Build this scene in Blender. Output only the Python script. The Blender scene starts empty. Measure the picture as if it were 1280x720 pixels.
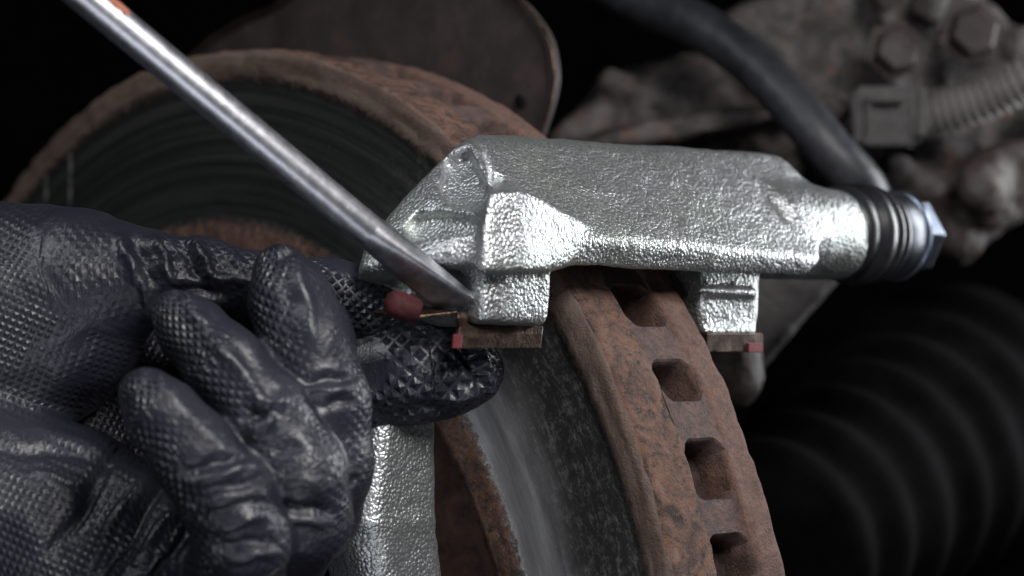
import bpy, bmesh, math, random
import numpy as np
from mathutils import Matrix, Vector
random.seed(4); rng = np.random.default_rng(7)
MM = 0.001
Z0 = 446.0                       # height of the lens above the workshop floor, millimetres
FPX = 3000.0                     # focal length in pixels of the 1280 px wide photograph
sc = bpy.context.scene

# ------------------------------------------------------------------ camera
cd = bpy.data.cameras.new('camera'); cam = bpy.data.objects.new('camera', cd)
sc.collection.objects.link(cam); sc.camera = cam
cam.location = (0, 0, Z0*MM); cam.rotation_euler = (math.radians(90), 0, 0)
cd.sensor_width = 36; cd.lens = 36*FPX/1280; cd.clip_start = 0.01; cd.clip_end = 20
cd.dof.use_dof = True; cd.dof.focus_distance = 0.452; cd.dof.aperture_fstop = 14

# ------------------------------------------------------------------ world and lamps
w = bpy.data.worlds.new('World'); sc.world = w; w.use_nodes = True
bg = w.node_tree.nodes['Background']
bg.inputs[0].default_value = (0.55, 0.6, 0.7, 1); bg.inputs[1].default_value = 0.012
def lamp(name, loc, target, size, power, color=(1, 1, 1), size_y=None):
    l = bpy.data.lights.new(name, 'AREA'); l.energy = power; l.size = size*MM; l.color = color
    if size_y: l.shape = 'RECTANGLE'; l.size_y = size_y*MM
    o = bpy.data.objects.new(name, l); sc.collection.objects.link(o)
    p = Vector(loc)*MM + Vector((0, 0, Z0*MM)); t = Vector(target)*MM + Vector((0, 0, Z0*MM))
    o.location = p; o.rotation_euler = (t-p).to_track_quat('-Z', 'Y').to_euler()
    return o
lamp('key_lamp', (140, 200, 200), (10, 450, -20), 130, 1.45, (1.0, 0.985, 0.97))
lamp('side_lamp', (290, 630, 55), (30, 445, 0), 90, 0.80, (0.95, 0.97, 1.0), 170)
lamp('low_fill', (-20, 140, -220), (10, 440, -50), 110, 0.22, (0.88, 0.92, 1.0))  # added fill from below, lifts the lower disc face and the hand
lamp('left_lamp', (-200, 330, 260), (-30, 440, 10), 110, 0.38, (0.93, 0.96, 1.0))
sc.view_settings.view_transform = 'Standard'; sc.view_settings.look = 'None'
sc.view_settings.exposure = 0.12; sc.view_settings.gamma = 1

# ------------------------------------------------------------------ frames
# camera frame: x right, y away, z up (mm, lens at the origin); disc frame: a inboard along the axle, h toward the lens, v up
DC = np.array([-68.9, 540.2, -96.2]); az, el = math.radians(47.2), math.radians(0.9)
DN = np.array([-math.sin(az)*math.cos(el), -math.cos(az)*math.cos(el), math.sin(el)])   # outboard normal of the disc
DH = np.cross(DN, [0, 0, 1.]); DH = -DH/np.linalg.norm(DH)
if DH[0] < 0: DH = -DH
DV = np.cross(DN, DH); DV = DV if DV[2] > 0 else -DV
DA = -DN
def unproj(px, py, y): return np.array([(px-640)/FPX*y, y, (360-py)/FPX*y])
def Q(px, py, h):
    d = np.array([(px-640)/FPX, 1, (360-py)/FPX])
    s = np.linalg.solve(np.array([DA, DV, -d]).T, -(DC+h*DH)); return np.array([s[0], h, s[1]])
def Qa(px, py, a):
    d = np.array([(px-640)/FPX, 1, (360-py)/FPX])
    s = np.linalg.solve(np.array([DH, DV, -d]).T, -(DC+a*DA)); return np.array([a, s[0], s[1]])
def toworld(a, h, v): return DC + a*DA + h*DH + v*DV
def frame_matrix(X, Y, Zc, O):
    m = Matrix.Identity(4)
    for i in range(3):
        m[i][0], m[i][1], m[i][2] = X[i], Y[i], Zc[i]
        m[i][3] = O[i]*MM + (Z0*MM if i == 2 else 0)
    return m
M_DISC = frame_matrix(DH, DV, DN, DC)        # local x = h, y = v, z = outboard
# bracket local axes: x = h, y = v, z = -a  (the same matrix), so bracket points are given as (a,h,v)
def ahv(p): p = np.asarray(p, float); return np.stack([p[..., 1], p[..., 2], -p[..., 0]], -1)
M_CAM = Matrix.Translation((0, 0, Z0*MM))    # local axes = camera frame

# ------------------------------------------------------------------ materials
class NT:
    def __init__(s, name):
        s.m = bpy.data.materials.new(name); s.m.use_nodes = True
        s.t = s.m.node_tree; s.n = s.t.nodes; s.b = s.n['Principled BSDF']
        tc = s.n.new('ShaderNodeTexCoord'); vm = s.n.new('ShaderNodeVectorMath'); vm.operation = 'SCALE'
        s.t.links.new(tc.outputs['Object'], vm.inputs[0]); vm.inputs['Scale'].default_value = 1000; s.co = vm.outputs[0]
    def put(s, sock, val):
        if isinstance(val, bpy.types.NodeSocket): s.t.links.new(val, sock)
        else:
            if hasattr(sock.default_value, '__len__') and len(sock.default_value) == 4 and len(val) == 3: val = (*val, 1)
            sock.default_value = val
    def math(s, op, a, b=0.0, clamp=False, c=None):
        n = s.n.new('ShaderNodeMath'); n.operation = op; n.use_clamp = clamp
        s.put(n.inputs[0], a); s.put(n.inputs[1], b)
        if c is not None: s.put(n.inputs[2], c)
        return n.outputs[0]
    def noise(s, scale, detail=4, rough=0.6, co=None, dist=0.0, lac=2.0):
        n = s.n.new('ShaderNodeTexNoise'); s.put(n.inputs['Vector'], co if co is not None else s.co)
        n.inputs['Scale'].default_value = scale; n.inputs['Detail'].default_value = detail
        n.inputs['Roughness'].default_value = rough; n.inputs['Distortion'].default_value = dist
        return n.outputs[0]
    def voronoi(s, scale, feature='F1', co=None):
        n = s.n.new('ShaderNodeTexVoronoi'); n.feature = feature; s.put(n.inputs['Vector'], co if co is not None else s.co)
        n.inputs['Scale'].default_value = scale; return n.outputs[0]
    def ramp(s, f, stops, interp='LINEAR'):
        n = s.n.new('ShaderNodeValToRGB'); n.color_ramp.interpolation = interp; s.put(n.inputs[0], f); e = n.color_ramp.elements
        while len(e) < len(stops): e.new(0.5)
        for i, (p, c) in enumerate(stops):
            e[i].position = p; e[i].color = (*c, 1) if hasattr(c, '__len__') else (c, c, c, 1)
        return n.outputs[0]
    def step(s, f, lo, hi):
        n = s.n.new('ShaderNodeMapRange'); n.interpolation_type = 'SMOOTHSTEP'; s.put(n.inputs[0], f)
        s.put(n.inputs[1], lo); s.put(n.inputs[2], hi); return n.outputs[0]
    def mix(s, f, a, b):
        n = s.n.new('ShaderNodeMix'); n.data_type = 'RGBA'; s.put(n.inputs[0], f); s.put(n.inputs[6], a); s.put(n.inputs[7], b); return n.outputs[2]
    def mixf(s, f, a, b):
        n = s.n.new('ShaderNodeMix'); n.data_type = 'FLOAT'; s.put(n.inputs[0], f); s.put(n.inputs[2], a); s.put(n.inputs[3], b); return n.outputs[0]
    def sep(s, v):
        n = s.n.new('ShaderNodeSeparateXYZ'); s.put(n.inputs[0], v); return n.outputs
    def comb(s, x, y, z):
        n = s.n.new('ShaderNodeCombineXYZ'); s.put(n.inputs[0], x); s.put(n.inputs[1], y); s.put(n.inputs[2], z); return n.outputs[0]
    def attr(s, name):
        n = s.n.new('ShaderNodeAttribute'); n.attribute_name = name; return n.outputs
    def bump(s, h, dist, strength=1.0, normal=None):
        n = s.n.new('ShaderNodeBump'); s.put(n.inputs['Height'], h); n.inputs['Distance'].default_value = dist*MM
        n.inputs['Strength'].default_value = strength
        if normal is not None: s.put(n.inputs['Normal'], normal)
        return n.outputs[0]
    def out(s, color=None, rough=None, metal=None, normal=None, spec=None, **kw):
        for k, v in (('Base Color', color), ('Roughness', rough), ('Metallic', metal), ('Normal', normal), ('Specular IOR Level', spec)):
            if v is not None: s.put(s.b.inputs[k], v)
        for k, v in kw.items(): s.put(s.b.inputs[k.replace('_', ' ')], v)
        return s.m

def mat_cast():
    t = NT('zinc_cast_iron')
    n = t.n.new('ShaderNodeTexVoronoi'); n.feature = 'SMOOTH_F1'; n.inputs['Scale'].default_value = 1.5; n.inputs['Smoothness'].default_value = 0.35
    warp = t.n.new('ShaderNodeVectorMath'); warp.operation = 'ADD'; t.put(warp.inputs[0], t.co)
    nz = t.n.new('ShaderNodeTexNoise'); t.put(nz.inputs['Vector'], t.co); nz.inputs['Scale'].default_value = 0.9
    wsc = t.n.new('ShaderNodeVectorMath'); wsc.operation = 'SCALE'; wsc.inputs['Scale'].default_value = 0.5; t.put(wsc.inputs[0], nz.outputs['Color']); t.put(warp.inputs[1], wsc.outputs[0]); t.put(n.inputs['Vector'], warp.outputs[0])
    g = n.outputs[0]; g1 = t.noise(2.4, 3, 0.6); g2 = t.noise(0.35, 3, 0.55); big = t.noise(0.045, 3, 0.6)
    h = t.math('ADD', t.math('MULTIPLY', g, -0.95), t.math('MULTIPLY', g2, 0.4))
    h = t.math('ADD', h, t.math('MULTIPLY', g1, 0.4))
    col = t.mix(t.step(big, 0.45, 0.65), (0.50, 0.515, 0.525), (0.485, 0.52, 0.495))
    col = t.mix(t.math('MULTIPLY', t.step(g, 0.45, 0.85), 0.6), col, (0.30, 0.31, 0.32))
    rust = t.math('MULTIPLY', t.step(t.noise(0.11, 5, 0.7), 0.68, 0.76), 0.3)
    col = t.mix(rust, col, (0.32, 0.22, 0.13))
    return t.out(col, t.mixf(g1, 0.34, 0.48), 0.90, t.bump(h, 0.29, 0.8))

def rust_color(t, sc_=1.0, co=None):
    n1 = t.noise(0.15*sc_, 7, 0.70, co, 0.9); n2 = t.noise(0.5*sc_, 6, 0.74, co, 0.5); n3 = t.noise(2.2*sc_, 3, 0.6, co)
    c = t.ramp(n1, [(0.32, (0.018, 0.012, 0.011)), (0.43, (0.070, 0.040, 0.033)), (0.54, (0.125, 0.066, 0.047)), (0.70, (0.165, 0.115, 0.098))])
    c = t.mix(t.math('MULTIPLY', t.step(n2, 0.53, 0.66), 0.6), c, (0.195, 0.078, 0.030))
    c = t.mix(t.math('MULTIPLY', t.step(n2, 0.48, 0.38), 0.9), c, (0.030, 0.021, 0.020))
    c = t.mix(t.math('MULTIPLY', t.step(n3, 0.56, 0.72), 0.4), c, (0.22, 0.17, 0.145))
    hh = t.math('ADD', t.math('MULTIPLY', n2, 0.7), t.math('MULTIPLY', n3, 0.35))
    return c, hh

def mat_rust(name, tint=None, amt=0.0, scale=1.0, bump=0.5, rough=0.78):
    t = NT(name); c, h = rust_color(t, scale)
    if tint: c = t.mix(amt, c, tint)
    return t.out(c, rough, 0.0, t.bump(h, bump, 0.9), 0.35)

def mat_disc():
    t = NT('brake_disc_surface')
    x, y, z = t.sep(t.co)[0:3]
    r = t.math('SQRT', t.math('ADD', t.math('MULTIPLY', x, x), t.math('MULTIPLY', y, y)))
    ang = t.math('ARCTAN2', y, x)
    pol = t.comb(t.math('MULTIPLY', ang, 14.0), r, z)                 # streaks run round the disc
    st = t.noise(0.8, 6, 0.72, t.comb(t.math('MULTIPLY', ang, 48.0), r, z)); st2 = t.noise(0.28, 4, 0.6, pol); fine = t.noise(3.5, 3, 0.6, t.comb(t.math('MULTIPLY', ang, 25.0), r, z))
    iso = t.noise(0.75, 7, 0.75); iso2 = t.noise(0.07, 4, 0.6)
    rc, rh = rust_color(t, 1.0)
    # friction band: bare steel near the hub, blackened and pitted outwards
    rr = t.math('ADD', r, t.math('MULTIPLY', t.math('SUBTRACT', iso2, 0.5), 9.0))
    steel = t.ramp(st2, [(0.3, (0.20, 0.20, 0.21)), (0.55, (0.34, 0.34, 0.355)), (0.75, (0.52, 0.52, 0.55))])
    blackm = t.math('MULTIPLY', t.step(t.math('ADD', t.math('MULTIPLY', st, 0.5), t.math('MULTIPLY', iso, 0.5)), 0.72, 0.46),
                    t.step(rr, 115.0, 133.0))
    blackm = t.math('MAXIMUM', t.math('MULTIPLY', blackm, 1.0), t.math('MULTIPLY', t.step(st, 0.64, 0.76), 0.35))
    far_shade = t.step(t.math('ADD', t.math('ADD', t.math('MULTIPLY', x, 0.75), t.math('MULTIPLY', y, -0.55)), t.math('MULTIPLY', t.noise(0.02, 4, 0.6), 70.0)), 62.0, 10.0)  # darkens the far upper side of the face, shade put into the colour
    fric = t.mix(blackm, t.mix(t.math('MULTIPLY', t.step(rr, 118.0, 132.0), 0.6), steel, (0.075, 0.068, 0.064)), (0.016, 0.016, 0.016))
    groove = t.noise(0.55, 3, 0.6, t.comb(t.math('MULTIPLY', ang, 1.5), r, 0.0))
    fric = t.mix(t.math('MULTIPLY', far_shade, 0.93), fric, t.mix(t.step(groove, 0.4, 0.72), (0.004, 0.0045, 0.0045), (0.026, 0.027, 0.025)))
    # painted tick marks
    m = t.math('MAXIMUM', t.step(t.math('ABSOLUTE', t.math('SUBTRACT', x, -71.0)), 1.0, 0.3), t.step(t.math('ABSOLUTE', t.math('SUBTRACT', x, -60.0)), 1.0, 0.3))
    m = t.math('MULTIPLY', t.math('MULTIPLY', m, t.step(iso, 0.44, 0.56)), t.math('GREATER_THAN', y, 0.0))
    fric = t.mix(t.math('MULTIPLY', m, 0.35), fric, (0.5, 0.5, 0.48))
    jit = t.math('MULTIPLY', t.math('SUBTRACT', iso, 0.5), 7.0)
    rj = t.math('ADD', r, jit)
    ring = t.math('MULTIPLY', t.step(rj, 110.4, 112.2), t.step(rj, 144.2, 142.2))
    ring = t.math('MULTIPLY', ring, t.math('GREATER_THAN', z, -1.6))
    lip = t.mix(t.step(st2, 0.40, 0.62), (0.150, 0.110, 0.092), (0.070, 0.048, 0.039))
    lipm = t.math('MULTIPLY', t.math('MULTIPLY', t.step(rj, 142.0, 144.0), t.math('GREATER_THAN', z, -0.9)), 0.75)
    rc2 = t.mix(lipm, rc, lip)
    inner = t.step(z, -22.0, -24.0)
    rc2 = t.mix(t.math('MULTIPLY', inner, 0.55), rc2, t.mix(t.step(iso, 0.35, 0.6), (0.090, 0.052, 0.043), (0.165, 0.098, 0.080)))
    col = t.mix(ring, rc2, fric)
    bright = t.math('MULTIPLY', ring, t.math('SUBTRACT', 1.0, blackm))
    ro = t.mixf(bright, 0.8, 0.36)
    hb = t.mixf(ring, rh, t.math('ADD', t.math('MULTIPLY', fine, 0.08), t.math('MULTIPLY', blackm, -0.12)))
    return t.out(col, ro, t.math('MULTIPLY', bright, 0.35), t.bump(hb, 0.8, 1.0), 0.35)

def mat_glove():
    t = NT('black_nitrile_glove')
    u, v, msk = t.sep(t.attr('grip')[1])[0:3]
    P = 2.2
    p = t.math('DIVIDE', t.math('ADD', u, v), P); q = t.math('DIVIDE', t.math('SUBTRACT', u, v), P)
    tri = lambda f: t.math('ABSOLUTE', t.math('SUBTRACT', t.math('FRACT', f), 0.5))
    pyr = t.math('SUBTRACT', 0.5, t.math('MAXIMUM', tri(p), tri(q)))       # little four-sided pyramids
    pyr = t.math('MINIMUM', t.math('MAXIMUM', t.math('SUBTRACT', pyr, 0.10), 0.0), 0.38)
    wob = t.noise(0.10, 3, 0.6); amt = t.math('MULTIPLY', msk, t.step(wob, 0.30, 0.5))
    wr = t.noise(0.33, 4, 0.62, None, 1.2)
    fine = t.noise(2.4, 3, 0.6)
    h = t.math('ADD', t.math('MULTIPLY', t.math('MULTIPLY', pyr, amt), 1.15), t.math('MULTIPLY', wr, 0.13))
    h = t.math('ADD', h, t.math('MULTIPLY', fine, 0.05))
    wk = t.noise(0.42, 4, 0.6, t.comb(t.math('MULTIPLY', u, 1.0), t.math('MULTIPLY', v, 0.16), 0.0), 0.8)
    wk = t.math('MULTIPLY', t.math('ABSOLUTE', t.math('SUBTRACT', wk, 0.5)), t.step(t.noise(0.075, 2, 0.5), 0.42, 0.6))
    h = t.math('ADD', h, t.math('MULTIPLY', t.math('MULTIPLY', wk, t.math('MULTIPLY', msk, 20.0, True)), 0.3))
    dust = t.step(t.noise(0.05, 4, 0.65), 0.5, 0.75)
    col = t.mix(t.math('MULTIPLY', dust, 0.3), (0.019, 0.020, 0.030), (0.040, 0.038, 0.045))
    return t.out(col, t.mixf(wob, 0.30, 0.44), 0.0, t.bump(h, 1.5, 0.9), 0.55)

def simple(name, col, rough, metal=0.0, nscale=0.6, var=0.25, bump=0.1, spec=0.5, detail=4):
    t = NT(name); n = t.noise(nscale, detail, 0.6); n2 = t.noise(nscale*0.12, 3, 0.6)
    c2 = tuple(c*(1-var) for c in col); c3 = tuple(min(1, c*(1+var)) for c in col)
    c = t.mix(t.step(t.math('ADD', t.math('MULTIPLY', n, 0.5), t.math('MULTIPLY', n2, 0.5)), 0.35, 0.65), c2, c3)
    return t.out(c, t.mixf(n2, max(0.05, rough-0.08), min(1, rough+0.1)), metal, t.bump(n, bump, 0.7), spec)

def mat_grime(name, cols, scale=0.05, rough=0.7, bump=1.2):
    t = NT(name); n1 = t.noise(scale, 6, 0.68, None, 0.8); n2 = t.noise(scale*5, 5, 0.7); n3 = t.noise(scale*2.1, 3, 0.6)
    c = t.ramp(n1, [(0.30, cols[0]), (0.47, cols[1]), (0.62, cols[2])])
    c = t.mix(t.math('MULTIPLY', t.step(n3, 0.60, 0.72), 0.8), c, cols[3])
    c = t.mix(t.math('MULTIPLY', t.step(n2, 0.58, 0.72), 0.6), c, cols[4])
    return t.out(c, t.mixf(n2, rough-0.15, rough+0.15), 0.0, t.bump(t.math('ADD', n2, n1), bump, 0.9), 0.45)

def mat_clip():
    t = NT('tarnished_spring_steel'); n = t.noise(0.35, 5, 0.7); n2 = t.noise(1.6, 4, 0.65)
    c = t.ramp(n, [(0.35, (0.025, 0.015, 0.012)), (0.52, (0.085, 0.052, 0.038)), (0.70, (0.17, 0.13, 0.105))])
    c = t.mix(t.math('MULTIPLY', t.step(n2, 0.56, 0.66), 0.7), c, (0.05, 0.03, 0.026))
    return t.out(c, 0.34, 0.85, t.bump(n2, 0.15, 0.7))

MAT = dict(
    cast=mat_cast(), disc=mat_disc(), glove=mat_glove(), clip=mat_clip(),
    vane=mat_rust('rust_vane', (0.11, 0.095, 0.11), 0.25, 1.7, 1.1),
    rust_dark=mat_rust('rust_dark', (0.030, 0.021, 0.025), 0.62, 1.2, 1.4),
    hat=mat_rust('rust_hub', (0.06, 0.035, 0.028), 0.3, 0.6, 0.5),
    red=simple('red_coating', (0.050, 0.010, 0.013), 0.7, 0, 0.9, 0.5, 0.3, 0.25),
    redpaint=simple('red_paint', (0.11, 0.012, 0.015), 0.5, 0, 0.9, 0.35, 0.15),
    rubber=simple('black_boot_rubber', (0.014, 0.014, 0.017), 0.34, 0, 0.5, 0.3, 0.1, 0.6),
    hose=simple('black_hose_rubber', (0.020, 0.021, 0.025), 0.45, 0, 0.25, 0.45, 0.5, 0.5),
    zincbolt=simple('bright_zinc', (0.17, 0.20, 0.26), 0.30, 1.0, 0.3, 0.2, 0.05),
    pin=simple('dark_blued_pin', (0.05, 0.055, 0.07), 0.36, 0.9, 0.4, 0.4, 0.05),
    orange=simple('orange_reflection', (0.35, 0.13, 0.08), 0.5, 0, 0.8, 0.3, 0.1),
    chrome=None, shield=None,
    knuckle=mat_grime('grimy_cast_knuckle', [(0.006, 0.005, 0.005), (0.030, 0.025, 0.024), (0.100, 0.085, 0.081), (0.13, 0.055, 0.028), (0.20, 0.18, 0.18)], 0.08, 0.6, 1.0),
    arm=mat_grime('grimy_arm', [(0.016, 0.014, 0.014), (0.045, 0.040, 0.040), (0.070, 0.062, 0.060), (0.075, 0.045, 0.032), (0.10, 0.09, 0.085)], 0.05, 0.6, 1.0),
    joint=mat_grime('rusty_joint', [(0.014, 0.009, 0.008), (0.034, 0.022, 0.019), (0.060, 0.052, 0.051), (0.085, 0.036, 0.022), (0.09, 0.08, 0.08)], 0.06, 0.55, 1.0),
    plastic=mat_grime('dusty_plastic', [(0.016, 0.015, 0.015), (0.034, 0.031, 0.031), (0.055, 0.05, 0.049), (0.04, 0.034, 0.03), (0.08, 0.075, 0.075)], 0.08, 0.55, 0.3),
    conduit=mat_grime('dusty_conduit', [(0.07, 0.065, 0.062), (0.12, 0.113, 0.108), (0.155, 0.147, 0.142), (0.10, 0.085, 0.078), (0.19, 0.18, 0.175)], 0.08, 0.6, 0.3),
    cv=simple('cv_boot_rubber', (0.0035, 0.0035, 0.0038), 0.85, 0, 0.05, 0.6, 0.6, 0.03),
    liner=simple('wheel_arch_felt', (0.006, 0.006, 0.007), 0.9, 0, 0.1, 0.3, 0.3, 0.1),
    handle=simple('red_handle_plastic', (0.45, 0.04, 0.02), 0.35, 0, 0.3, 0.1, 0.05),
)
def mat_steel():
    t = NT('worn_tool_steel'); n = t.noise(0.5, 4, 0.6); n2 = t.noise(4.0, 2, 0.5)
    c = t.mix(t.step(n, 0.4, 0.65), (0.48, 0.48, 0.52), (0.60, 0.60, 0.64))
    return t.out(c, t.mixf(n, 0.34, 0.46), 1.0, t.bump(t.math('ADD', n, t.math('MULTIPLY', n2, 0.5)), 0.06, 0.7))
MAT['chrome'] = mat_steel()
def mat_shield():
    t = NT('sooty_sheet_metal'); n = t.noise(0.08, 6, 0.7); n2 = t.noise(0.9, 4, 0.65)
    c = t.ramp(n, [(0.35, (0.022, 0.017, 0.017)), (0.55, (0.042, 0.031, 0.031)), (0.7, (0.062, 0.043, 0.038))])
    c = t.mix(t.math('MULTIPLY', t.step(n2, 0.64, 0.72), 0.4), c, (0.15, 0.12, 0.11))
    return t.out(c, 0.62, 0.0, t.bump(n2, 0.15, 0.6), 0.4)
MAT['shield'] = mat_shield()

# ------------------------------------------------------------------ object helpers
def link(o): sc.collection.objects.link(o); return o
def tag(o, label, cat, group=None, kind=None):
    if kind: o['kind'] = kind
    if label: o['label'] = label
    if cat: o['category'] = cat
    if group: o['group'] = group
    return o
def thing(name, label, cat, M, group=None):
    o = link(bpy.data.objects.new(name, None)); o.matrix_world = M; o.empty_display_size = 0.01
    return tag(o, label, cat, group)
def mesh_obj(name, verts, faces, mat, parent=None, M=None, smooth=True, auto=None):
    me = bpy.data.meshes.new(name); me.from_pydata((np.asarray(verts)*MM).tolist(), [], [list(map(int, f)) for f in faces]); me.update()
    return finish(name, me, mat, parent, M, smooth, auto)
def finish(name, me, mat, parent=None, M=None, smooth=True, auto=None):
    me.materials.append(mat)
    me.polygons.foreach_set('use_smooth', [smooth]*len(me.polygons))
    if auto is not None:
        bm = bmesh.new(); bm.from_mesh(me)
        for e in bm.edges:
            if len(e.link_faces) == 2 and e.calc_face_angle(0) > math.radians(auto): e.smooth = False
        bm.to_mesh(me); bm.free()
    o = link(bpy.data.objects.new(name, me))
    if parent: o.parent = parent
    elif M is not None: o.matrix_world = M
    return o
def fast_mesh(name, V, F4):
    me = bpy.data.meshes.new(name); n = len(F4)
    me.vertices.add(len(V)); me.vertices.foreach_set('co', (np.asarray(V, np.float32)*MM).ravel())
    me.loops.add(n*4); me.loops.foreach_set('vertex_index', np.asarray(F4, np.int32).ravel())
    me.polygons.add(n); me.polygons.foreach_set('loop_start', np.arange(0, n*4, 4, dtype=np.int32))
    me.update(calc_edges=True); me.validate(); return me
def lathe(profile, n=96, closed=True, axis='z'):
    """profile (r,z) points; revolved round z."""
    P = np.array(profile, float); k = len(P); V = []; F = []
    for i in range(n):
        a = 2*math.pi*i/n; V.append(np.c_[P[:, 0]*math.cos(a), P[:, 0]*math.sin(a), P[:, 1]])
    V = np.concatenate(V)
    for i in range(n):
        j = (i+1) % n
        for q in range(k if closed else k-1):
            q2 = (q+1) % k; F.append((i*k+q, j*k+q, j*k+q2, i*k+q2))
    return V, F
def tube(path, radii, n=20, caps=True):
    path = np.array(path, float); V = []; F = []
    if np.isscalar(radii): radii = [radii]*len(path)
    T = np.gradient(path, axis=0); T /= np.linalg.norm(T, axis=1)[:, None]
    u = np.cross(T[0], [0.13, 0.2, 1.0]); u /= np.linalg.norm(u)
    for i, p in enumerate(path):
        u = u-T[i]*(u@T[i]); u /= np.linalg.norm(u); vv = np.cross(T[i], u)
        for j in range(n):
            a = 2*math.pi*j/n; V.append(p+radii[i]*(math.cos(a)*u+math.sin(a)*vv))
    for i in range(len(path)-1):
        for j in range(n):
            k = (j+1) % n; F.append((i*n+j, i*n+k, (i+1)*n+k, (i+1)*n+j))
    if caps: F.append(tuple(range(n))[::-1]); F.append(tuple((len(path)-1)*n+j for j in range(n)))
    return V, F
def spline(pts, n):
    P = np.array(pts, float); P = np.vstack([2*P[0]-P[1], P, 2*P[-1]-P[-2]]); out = []
    seg = len(P)-3
    for s in np.linspace(0, seg-1e-6, n):
        i = int(s); t = s-i; a, b, c, d = P[i:i+4]
        out.append(0.5*((2*b)+(c-a)*t+(2*a-5*b+4*c-d)*t*t+(3*b-a-3*c+d)*t**3))
    return np.array(out)
def vnoise(P, scale, seed=0, octaves=3):
    P = np.asarray(P, float); tot = np.zeros(len(P)); amp = 1; rg = np.random.default_rng(seed); L = rg.random((64, 64, 64))
    for o in range(octaves):
        X = P*scale*2**o+31.7*o; I = np.floor(X).astype(int); f = X-I; f = f*f*(3-2*f); r = 0
        for dx in (0, 1):
            for dy in (0, 1):
                for dz in (0, 1):
                    wgt = (f[:, 0] if dx else 1-f[:, 0])*(f[:, 1] if dy else 1-f[:, 1])*(f[:, 2] if dz else 1-f[:, 2])
                    r = r+wgt*L[(I[:, 0]+dx) % 64, (I[:, 1]+dy) % 64, (I[:, 2]+dz) % 64]
        tot += amp*(r-0.5); amp *= 0.5
    return tot

# ---- signed-distance solids meshed with surface nets
class Grid:
    def __init__(s, lo, hi, st):
        s.lo = np.array(lo, float); s.st = st; s.n = np.ceil((np.array(hi)-s.lo)/st).astype(int)+1
        ax = [np.float32(s.lo[i])+np.arange(s.n[i], dtype=np.float32)*np.float32(st) for i in range(3)]
        s.X, s.Y, s.Z = ax[0][:, None, None], ax[1][None, :, None], ax[2][None, None, :]
    def full(s, v=1e3): return np.full(tuple(s.n), v, np.float32)
def smin(a, b, k):
    if k <= 0: return np.minimum(a, b)
    h = np.maximum(k-np.abs(a-b), 0)/k; return np.minimum(a, b)-h*h*k*0.25
def smax(a, b, k): return -smin(-a, -b, k)
def hull_planes(pts):
    bm = bmesh.new()
    for p in pts: bm.verts.new(tuple(map(float, p)))
    r = bmesh.ops.convex_hull(bm, input=bm.verts[:]); bm.normal_update()
    c = np.mean(np.array(pts), 0); out = []
    for f in bm.faces:
        n = np.array(f.normal); d = n@np.array(f.verts[0].co)
        if f.calc_area() < 1e-6: continue
        if n@c-d > 0: n, d = -n, -d
        if not any(n@m > 0.9995 and abs(d-e) < 0.3 for m, e in out): out.append((n, d))
    bm.free(); return out
def sd_hull(G, pts, k=1.0):
    r = None
    for n, d in hull_planes(pts):
        p = np.float32(n[0])*G.X+np.float32(n[1])*G.Y+np.float32(n[2])*G.Z-np.float32(d)
        r = p if r is None else smax(r, p, k)
    return r
def sd_cone(G, a, b, ra, rb):
    a = np.array(a, float); b = np.array(b, float); d = b-a; L2 = float(d@d) or 1e-6
    px, py, pz = G.X-np.float32(a[0]), G.Y-np.float32(a[1]), G.Z-np.float32(a[2])
    t = np.clip((px*np.float32(d[0])+py*np.float32(d[1])+pz*np.float32(d[2]))/np.float32(L2), 0, 1)
    return np.sqrt((px-t*np.float32(d[0]))**2+(py-t*np.float32(d[1]))**2+(pz-t*np.float32(d[2]))**2)-(np.float32(ra)+t*np.float32(rb-ra))
def surface_nets(G, D):
    S = D < 0; nx, ny, nz = D.shape
    c = [S[i:nx-1+i, j:ny-1+j, k:nz-1+k] for i in (0, 1) for j in (0, 1) for k in (0, 1)]
    cnt = sum(x.astype(np.int8) for x in c); act = (cnt > 0) & (cnt < 8)
    idx = np.full(act.shape, -1, np.int64); I = np.argwhere(act); idx[act] = np.arange(len(I))
    acc = np.zeros((len(I), 3)); num = np.zeros(len(I))
    cor = [(i, j, k) for i in (0, 1) for j in (0, 1) for k in (0, 1)]
    for p in cor:
        for ax in range(3):
            if p[ax]: continue
            q = list(p); q[ax] = 1
            d0 = D[I[:, 0]+p[0], I[:, 1]+p[1], I[:, 2]+p[2]]; d1 = D[I[:, 0]+q[0], I[:, 1]+q[1], I[:, 2]+q[2]]
            x = (d0 < 0) != (d1 < 0); den = np.where(x, d0-d1, 1); t = np.where(x, d0/den, 0)
            pos = np.tile(np.array(p, float), (len(I), 1)); pos[:, ax] = t
            acc += pos*x[:, None]; num += x
    V = (I+acc/num[:, None])*G.st+G.lo; F = []
    for ax in range(3):
        sl0 = [slice(1, -1)]*3; sl1 = [slice(1, -1)]*3; sl0[ax] = slice(0, -1); sl1[ax] = slice(1, None)
        A, B = S[tuple(sl0)], S[tuple(sl1)]; E = np.argwhere(A != B); sg = A[A != B]
        off = np.array([1, 1, 1]); off[ax] = 0; E = E+off
        u, v_ = [(1, 2), (2, 0), (0, 1)][ax]
        def cell(du, dv):
            C = E.copy(); C[:, u] -= du; C[:, v_] -= dv; return idx[C[:, 0], C[:, 1], C[:, 2]]
        q = np.stack([cell(1, 1), cell(0, 1), cell(0, 0), cell(1, 0)], 1)
        q[~sg] = q[~sg][:, ::-1]; F.append(q)
    F = np.concatenate(F); return V, F[(F >= 0).all(1)]
def vert_normals(V, F):
    n = np.cross(V[F[:, 2]]-V[F[:, 0]], V[F[:, 3]]-V[F[:, 1]]); N = np.zeros_like(V)
    for k in range(4): np.add.at(N, F[:, k], n)
    return N/(np.linalg.norm(N, axis=1)[:, None]+1e-9)
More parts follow.
